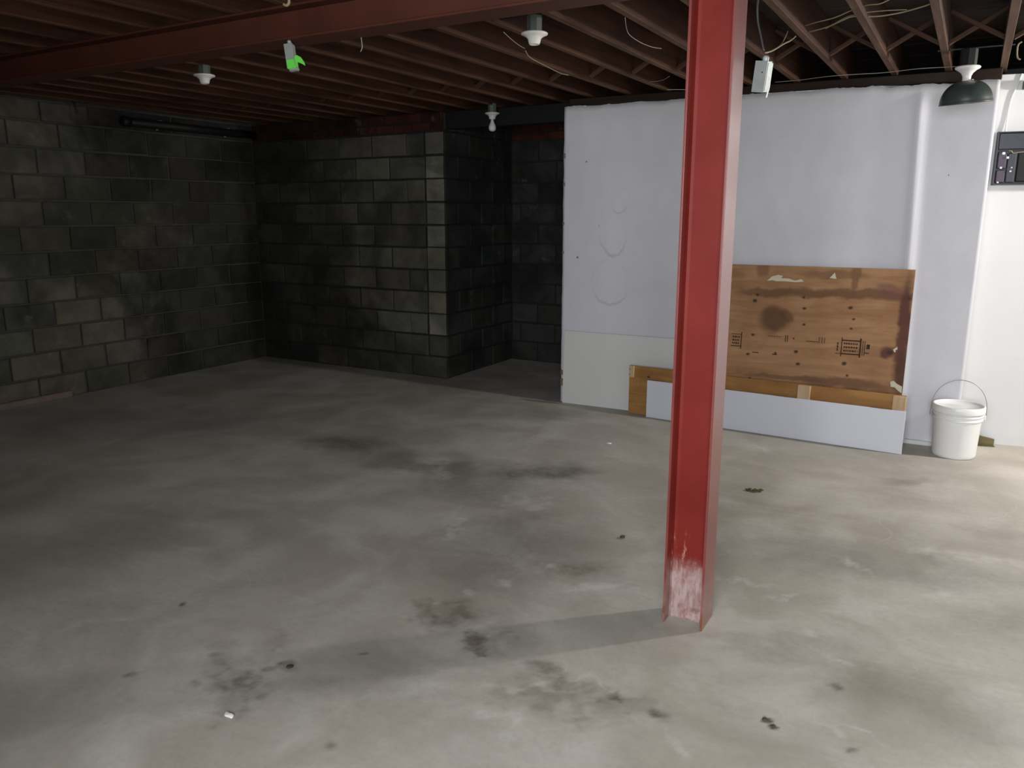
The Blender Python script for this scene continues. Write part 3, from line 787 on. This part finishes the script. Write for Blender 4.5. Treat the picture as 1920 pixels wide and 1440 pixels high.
# ------------------------------------------------------------------ ceiling lampholders
def lampholder(loc, label, bulb=None, bay=True):
    top = H - loc[2] + (.02 if bay else 0)
    t = tag(empty('lampholder', loc), label, 'lamp', None)
    z0 = 0
    bm = bmesh.new(); lathe(bm, [(.034, .004), (.036, .006), (.036, top - .004), (.032, top)], 8); finish('octagon_box', bm, M['dark_box'], t)
    bm = bmesh.new()
    lathe(bm, [(.058, .006), (.062, .002), (.060, -.003), (.044, -.009), (.031, -.020), (.026, -.040), (.023, -.045), (.019, -.045), (.018, -.03), (.001, -.03)], 32)
    finish('porcelain_base', bm, M['porcelain'], t, smooth=True)
    if bay:      # bar nailed across the joist bay
        k0 = max(x for x in JX if x < loc[0]); k1 = min(x for x in JX if x > loc[0])
        bm = bmesh.new(); box(bm, (k0 + .017 - loc[0], -.012, top), (k1 - .017 - loc[0], .012, top + .003)); finish('hanger_strap', bm, M['pipe'], t)
    if bulb:
        bm = bmesh.new(); lathe(bm, [(.012, -.04), (.013, -.062), (.020, -.078), (.029, -.098), (.031, -.112), (.027, -.128), (.016, -.138), (.001, -.141)], 24)
        finish('bulb', bm, M['bulb'], t, smooth=True)
    return t
tb = NT('frosted_bulb_glass', .35, 0, .5); tb.color((.62, .62, .64)); tb.bump(tb.noise(9, 2), .02, .001); M['bulb'] = tb.m
GRP = None
p = at(1002, 64, Z=2.30); lampholder((p.x, p.y, 2.30), 'white porcelain lampholder without bulb hanging nearest the red column, left of it')
p = at(383, 142, Z=2.30); lampholder((p.x, p.y, 2.30), 'white porcelain lampholder without bulb far left, under the joists before the block wall', bay=False)
p = at(923, 213, Z=2.30); lampholder((p.x, p.y, 2.30), 'small distant white lampholder holding an unlit bulb at the dark recess', bulb=True)

# black dome lamp
p = at(1814, 132, Z=2.265); p = Vector((p.x, p.y, 0))
dl = tag(empty('dome_lamp', (p.x, p.y, 2.275)), 'black dome shade lamp on a white porcelain holder before the white wall', 'lamp')
bm = bmesh.new(); lathe(bm, [(.040, .008), (.042, .010), (.042, .098), (.038, .102)], 8); finish('octagon_box', bm, M['pipe'], dl)
bm = bmesh.new(); box(bm, (-.155, -.012, .102), (.21, .012, .105)); finish('hanger_strap', bm, M['pipe'], dl)
bm = bmesh.new(); lathe(bm, [(.060, .010), (.064, .005), (.062, -.001), (.046, -.010), (.030, -.024), (.022, -.040), (.021, -.060), (.026, -.068)], 32); finish('porcelain_base', bm, M['porcelain'], dl, smooth=True)
prof = [(.024, -.062)]
for i in range(1, 15):
    a = math.radians(86) * i / 14; prof.append((.024 + .108 * math.sin(a), -.062 - .122 * (1 - math.cos(a))))
prof += [(.134, -.180), (.1335, -.183)]
bm = bmesh.new(); lathe(bm, prof + [(.130, -.181)], 56, cap=False)
s1 = finish('shade', bm, M['black_enamel'], dl, smooth=True)
bm = bmesh.new(); lathe(bm, [(.130, -.181)] + [(max(r - .002, .018), z - .003) for r, z in prof[:-2][::-1]], 48, cap=False)
s2 = finish('shade_lining', bm, M['dome_inside'], dl, smooth=True)
for s_ in (s1, s2): s_.rotation_euler = (math.radians(6), math.radians(-3), 0)
bm = bmesh.new(); lathe(bm, [(.005, -.066), (.005, -.056), (.001, -.054)], 8, (.030, -.012, -.004)); finish('thumb_screw', bm, M['terminal'], dl)

# ------------------------------------------------------------------ hanging device boxes
def handy_box(name, loc, rot, label, green=False):
    t = tag(empty(name, loc, rot=rot), label, 'junction box')
    bm = bmesh.new(); box(bm, (-.029, -.022, -.062), (.029, .022, .058), .006, 2); finish('steel_box', bm, M['galv'], t)
    bm = bmesh.new(); box(bm, (-.031, -.0255, -.064), (.031, -.022, .060), .001); finish('cover_plate', bm, M['galv'], t)
    bm = bmesh.new(); lathe(bm, [(.011, .055), (.013, .058), (.013, .074), (.009, .080)], 12); finish('cable_clamp', bm, M['galv'], t)
    return t
jp = at(1431, 143, Y=2.86)
jb = handy_box('junction_box', jp, (math.radians(4), math.radians(9), math.radians(-22)), 'grey steel junction box hanging on a cable just right of the red column')
jb.scale = (.80, .80, .80)
bm = bmesh.new(); tube(bm, [(.040, -.01, .0), (.046, -.012, -.035), (.040, -.012, -.082)], .003, 8); finish('pull_cord', bm, M['cable_white'], jb)
bm = bmesh.new(); box(bm, (.008, -.0275, .012), (.014, -.0252, .018), .001); finish('cover_screw', bm, M['ink'], jb)
gp = at(546, 105, Y=2.655)
gb = handy_box('junction_box', gp, (0, math.radians(-6), math.radians(20)), 'narrow grey junction box with bright green tape hanging under the red beam')
for c_ in gb.children: c_.scale = (.62, .7, .80)
bm = bmesh.new(); box(bm, (-.020, -.0190, -.054), (.020, .017, -.014), .004); finish('green_tape', bm, M['green_tape'], gb)
bm = bmesh.new(); A = [(.018, -.006), (.030, -.002), (.048, -.014), (.060, -.036), (.062, -.050), (.048, -.040), (.032, -.032), (.018, -.03)]
prism(bm, A, -.012, -.0105); finish('green_tape', bm, M['green_tape'], gb)
bm = bmesh.new(); box(bm, (-.014, -.014, -.064), (.026, .010, -.050), .004); finish('box_tab', bm, M['galv'], gb)
bm = bmesh.new(); tube(bm, [(0, 0, .060), (.002, .004, .075), (-.001, .010, 2.222 - gp.z)], .004, 8); finish('cable_tail', bm, M['galv'], gb)

# ------------------------------------------------------------------ cables
def cable(label, pts, r=.0035, mat='cable', name='cable', group=None):
    P = [at(a, b, Z=z) if not isinstance(z, str) else at(a, b, Y=float(z)) for a, b, z in pts]
    bm = bmesh.new(); tube(bm, P, r * .72, 8, 6); o = finish(name, bm, M[mat], smooth=True)
    return tag(o, label, 'cable', group)
cable('pale cable looping from the hanging junction box up to the first joist beyond', [(1437, 99, '2.87'), (1450, 94, '3.0'), (1470, 82, '3.3'), (1482, 76, '3.6'), (1492, 68, 2.35)], .004)
cable('second thin cable rising steeply above the hanging junction box', [(1435, 99, '2.87'), (1447, 95, '3.0'), (1464, 84, '3.3'), (1473, 68, '3.6'), (1477, 58, 2.38)], .003)
cable('black cable hanging from the joists down to the grey junction box', [(1432, 96, '2.86'), (1427, 70, '2.86'), (1421, 40, '2.86'), (1420, 10, '2.86'), (1424, -14, '2.87')], .005, 'cable_black')
cable('upper pale cable sagging between the joists right of the column', [(1500, 51, 2.40), (1530, 42, 2.385), (1565, 33, 2.385), (1600, 18, 2.40), (1625, 10, 2.39), (1650, 7, 2.385), (1672, -3, 2.40), (1700, -16, 2.41)], .0035)
cable('lower pale cable with a long loop between the joists right of the column', [(1500, 64, 2.40), (1520, 59, 2.385), (1550, 51, 2.38), (1580, 38, 2.385), (1600, 31, 2.39), (1640, 31, 2.38), (1672, 27, 2.38), (1700, 21, 2.385), (1740, 9, 2.39), (1775, -6, 2.40)], .0045)
cable('thin cable beside the lower loop between the joists', [(1548, 54, 2.383), (1565, 44, 2.383), (1590, 31, 2.39), (1620, 24, 2.385), (1660, 20, 2.383), (1700, 18, 2.385)], .003)
cable('thin pale cable running level under the joists to the black dome lamp', [(1453, 154, 2.345), (1500, 150, 2.345), (1555, 143, 2.345), (1610, 139, 2.345), (1660, 136, 2.343), (1720, 129, 2.345), (1770, 126, 2.343), (1806, 124, 2.33)], .0028, 'cable_dull')
cable('thin cable along a joist left of the porcelain lampholder by the column', [(944, 60, 2.35), (958, 73, 2.345), (972, 84, 2.345), (984, 91, 2.35)], .0025, 'cable_dull')
cable('sagging cable with a yellow sheen below the porcelain lampholder by the column', [(985, 95, 2.35), (992, 106, 2.335), (1008, 116, 2.33), (1030, 127, 2.335), (1050, 137, 2.34), (1066, 141, 2.35)], .0035)
cable('thin cable drooping between the joists just left of the red column', [(1172, 33, 2.362), (1174, 50, 2.35), (1180, 65, 2.345), (1200, 79, 2.345), (1222, 88, 2.35), (1240, 91, 2.36)], .0025, 'cable_dull')
cable('short curled cable under the joists near the top of the white wall', [(1218, 153, 2.345), (1235, 152, 2.34), (1247, 148, 2.34), (1255, 143, 2.35)], .0025)
cable('short level cable ending behind the column near the white wall top', [(1250, 168, 2.325), (1270, 168, 2.325), (1292, 168, 2.325), (1330, 166, 2.325)], .0025, 'cable_dull')
cable('pale yellow cable end hooked down over the red beam', [(540, -22, '2.35'), (541, -8, '2.35'), (542, 4, '2.35'), (538, 10, '2.35'), (532, 8, '2.35')], .0075)
cable('yellow cable loop hanging beside the rightmost joist', [(1916, 78, '5.2'), (1909, 84, '5.2'), (1907, 98, '5.2'), (1908, 108, '5.2'), (1913, 112, '5.2')], .006)
cable('short dark wire dangling at the top of the left block wall', [(134, 188, '4.03'), (140, 198, '4.03'), (143, 214, '4.03')], .008, 'cable_black')
cable('short pale cable hanging under the beam right of the green taped box', [(677, 69, '2.76'), (679, 88, '2.76'), (676, 97, '2.76')], .0025, 'cable_dull')

# white cable down the right wall into the panel (wall frame points)
def rw(x, y, z): return Vector((-.06 + math.cos(WR2) * x - math.sin(WR2) * y, 5.925 + math.sin(WR2) * x + math.cos(WR2) * y, z))
bm = bmesh.new(); tube(bm, [rw(.215, -.006, 2.33), rw(.20, -.006, 2.27), rw(.178, -.006, 2.20), rw(.168, -.006, 2.12), rw(.166, -.008, 2.05), rw(.165, -.012, 1.992)], .005, 8)
tag(finish('cable', bm, M['cable_white'], smooth=True), 'white cable running down the right wall into the dark electrical panel', 'cable')

# ------------------------------------------------------------------ electrical panel
ep = tag(empty('electrical_panel', rw(.122, -.001, 1.672), WR2), 'open dark electrical panel with bright terminals on the right white wall', 'electrical panel')
PWd, PHt = .36, .318
bm = bmesh.new()
box(bm, (0, -.055, 0), (.006, 0, PHt)); box(bm, (PWd - .006, -.055, 0), (PWd, 0, PHt))
box(bm, (0, -.055, 0), (PWd, 0, .006)); box(bm, (0, -.055, PHt - .006), (PWd, 0, PHt)); box(bm, (0, -.006, 0), (PWd, 0, PHt))
finish('steel_case', bm, M['breaker'], ep)
bm = bmesh.new(); box(bm, (.01, -.05, .215), (PWd - .01, -.008, .308), .003); finish('cover_flap', bm, M['breaker'], ep)
for x0, x1, z0, z1, k in ((.016, .062, .10, .20, 'breaker_purple'), (.016, .062, .015, .09, 'breaker_purple'), (.070, .115, .015, .19, 'breaker'), (.125, .20, .02, .20, 'pipe'), (.21, .34, .02, .20, 'breaker')):
    bm = bmesh.new(); box(bm, (x0, -.042, z0), (x1, -.008, z1), .004); finish('fuse_block', bm, M[k], ep)
for x, z, s in ((.042, .190, .008), (.066, .164, .007), (.036, .104, .006), (.094, .104, .004), (.090, .082, .005), (.028, .016, .005)):
    bm = bmesh.new(); box(bm, (x - s, -.050, z - s), (x + s, -.040, z + s), .0015); finish('terminal', bm, M['terminal'], ep)
bm = bmesh.new(); tube(bm, [(.068, -.048, .205), (.082, -.052, .202), (.094, -.050, .190), (.14, -.050, .196), (.2, -.050, .197)], .003, 8); finish('inner_wire', bm, M['cable'], ep)
# second small dark box at the frame's edge above
ob = tag(empty('switch_box', rw(.225, -.002, 2.235), WR2), 'small black box at the top of the right wall beside the white cable', 'box')
bm = bmesh.new(); box(bm, (0, -.04, 0), (.07, 0, .05), .004); finish('case', bm, M['breaker'], ob)
bm = bmesh.new(); box(bm, (.006, -.043, .006), (.064, -.04, .044), .001); finish('cover', bm, M['pipe'], ob)

# ------------------------------------------------------------------ black pipe on the left wall
pp = tag(empty('black_pipe', (XL + .045, 4.46, 2.265)), 'black horizontal pipe high on the left block wall, running into the dark corner', 'pipe')
bm = bmesh.new(); tube(bm, [(0, 0, 0), (0, YB - 4.46 - .005, 0)], .036, 16); finish('pipe_run', bm, M['pipe'], pp, smooth=True)
bm = bmesh.new(); tube(bm, [(0, -.012, 0), (0, .05, 0)], .042, 16); finish('end_collar', bm, M['pipe'], pp, smooth=True)
for y in (.35, 1.1):
    bm = bmesh.new(); box(bm, (-.045, y - .012, .036), (.02, y + .012, .040)); box(bm, (-.045, y - .012, -.04), (-.041, y + .012, .04)); finish('pipe_bracket', bm, M['galv'], pp)

# ------------------------------------------------------------------ small things on the floor
def pebble(name, px, py, r, mat, label, cat, flat=.5, seed=0, group=None):
    p = at(px, py, Z=0); bm = bmesh.new(); bmesh.ops.create_icosphere(bm, subdivisions=2, radius=r)
    for v in bm.verts:
        v.co *= 1 + .35 * mnoise.noise(v.co / r * 1.3 + Vector((seed, 0, 0))); v.co.z *= flat
    zmin = min(v.co.z for v in bm.verts)
    for v in bm.verts: v.co.z -= zmin
    return tag(finish(name, bm, M[mat], loc=(p.x, p.y, 0)), label, cat, group)
o = pebble('plaster_chip', 430, 1343, .012, 'chip', 'white chip on the floor beside the dark stain at lower left', 'chip', .35, 3); o.scale = (1.6, .8, 1)
o = pebble('plaster_chip', 1142, 832, .011, 'chip', 'tiny white chip on the floor in front of the leaning off-white board', 'chip', .35, 5); o.scale = (1.5, .8, 1)
pebble('pebble', 1167, 1009, .013, 'stone', 'dark pebble on the open floor left of the red column', 'pebble', .45, 8)
pebble('crumb', 1434, 1350, .0085, 'stone', 'upper dark crumb of the pair on the floor at lower right', 'crumb', .4, 9)
pebble('crumb', 1450, 1363, .0075, 'stone', 'lower dark crumb of the pair on the floor at lower right', 'crumb', .4, 11)
pebble('crumb', 543, 1252, .012, 'stone', 'dark crumb on the mossy spot at lower left of the floor', 'crumb', .35, 14)
lp = at(1415, 921, Z=0); bm = bmesh.new()
for i in range(7):
    a = i * .9; r = .014 + .006 * (i % 3); c = (.028 * math.cos(a * 1.7), .014 * math.sin(a * 2.3), .004 + .001 * i)
    vs = [bm.verts.new((c[0] + r * math.cos(b + a) * (1 if j % 2 else .55), c[1] + r * math.sin(b + a) * .6, c[2] + .004 * math.sin(b * 2))) for j, b in enumerate([k * PI / 3 for k in range(6)])]
    vt = [bm.verts.new(v.co + Vector((0, 0, .0012))) for v in vs]
    bm.faces.new(vs[::-1]); bm.faces.new(vt)
    for j in range(6): q = (j + 1) % 6; bm.faces.new((vs[j], vs[q], vt[q], vt[j]))
zm = min(v.co.z for v in bm.verts)
for v in bm.verts: v.co.z -= zm
tag(finish('dry_leaf', bm, M['leafm'], loc=(lp.x, lp.y, 0)), 'crumpled dry olive leaf on the floor right of the red column', 'leaf')
# wood offcut and flake behind the bucket
bm = bmesh.new(); prism(bm, [(-.075, .0), (.085, .0), (.085, .040), (.02, .052), (-.075, .078)], -.018, .0)
tag(finish('wood_offcut', bm, M['rubble'], loc=rw(.235, -.022, 0), rot=(0, 0, WR2)), 'brown wood offcut lying against the right wall behind the bucket', 'wood')
bm = bmesh.new(); prism(bm, [(-.08, .0), (.08, .0), (.07, .008), (-.05, .020), (-.08, .016)], -.03, .0)
tag(finish('plaster_flake', bm, M['leafm'], loc=rw(.24, -.06, 0), rot=(0, 0, WR2 + .1)), 'olive flake of debris on the floor before the wood offcut', 'debris')
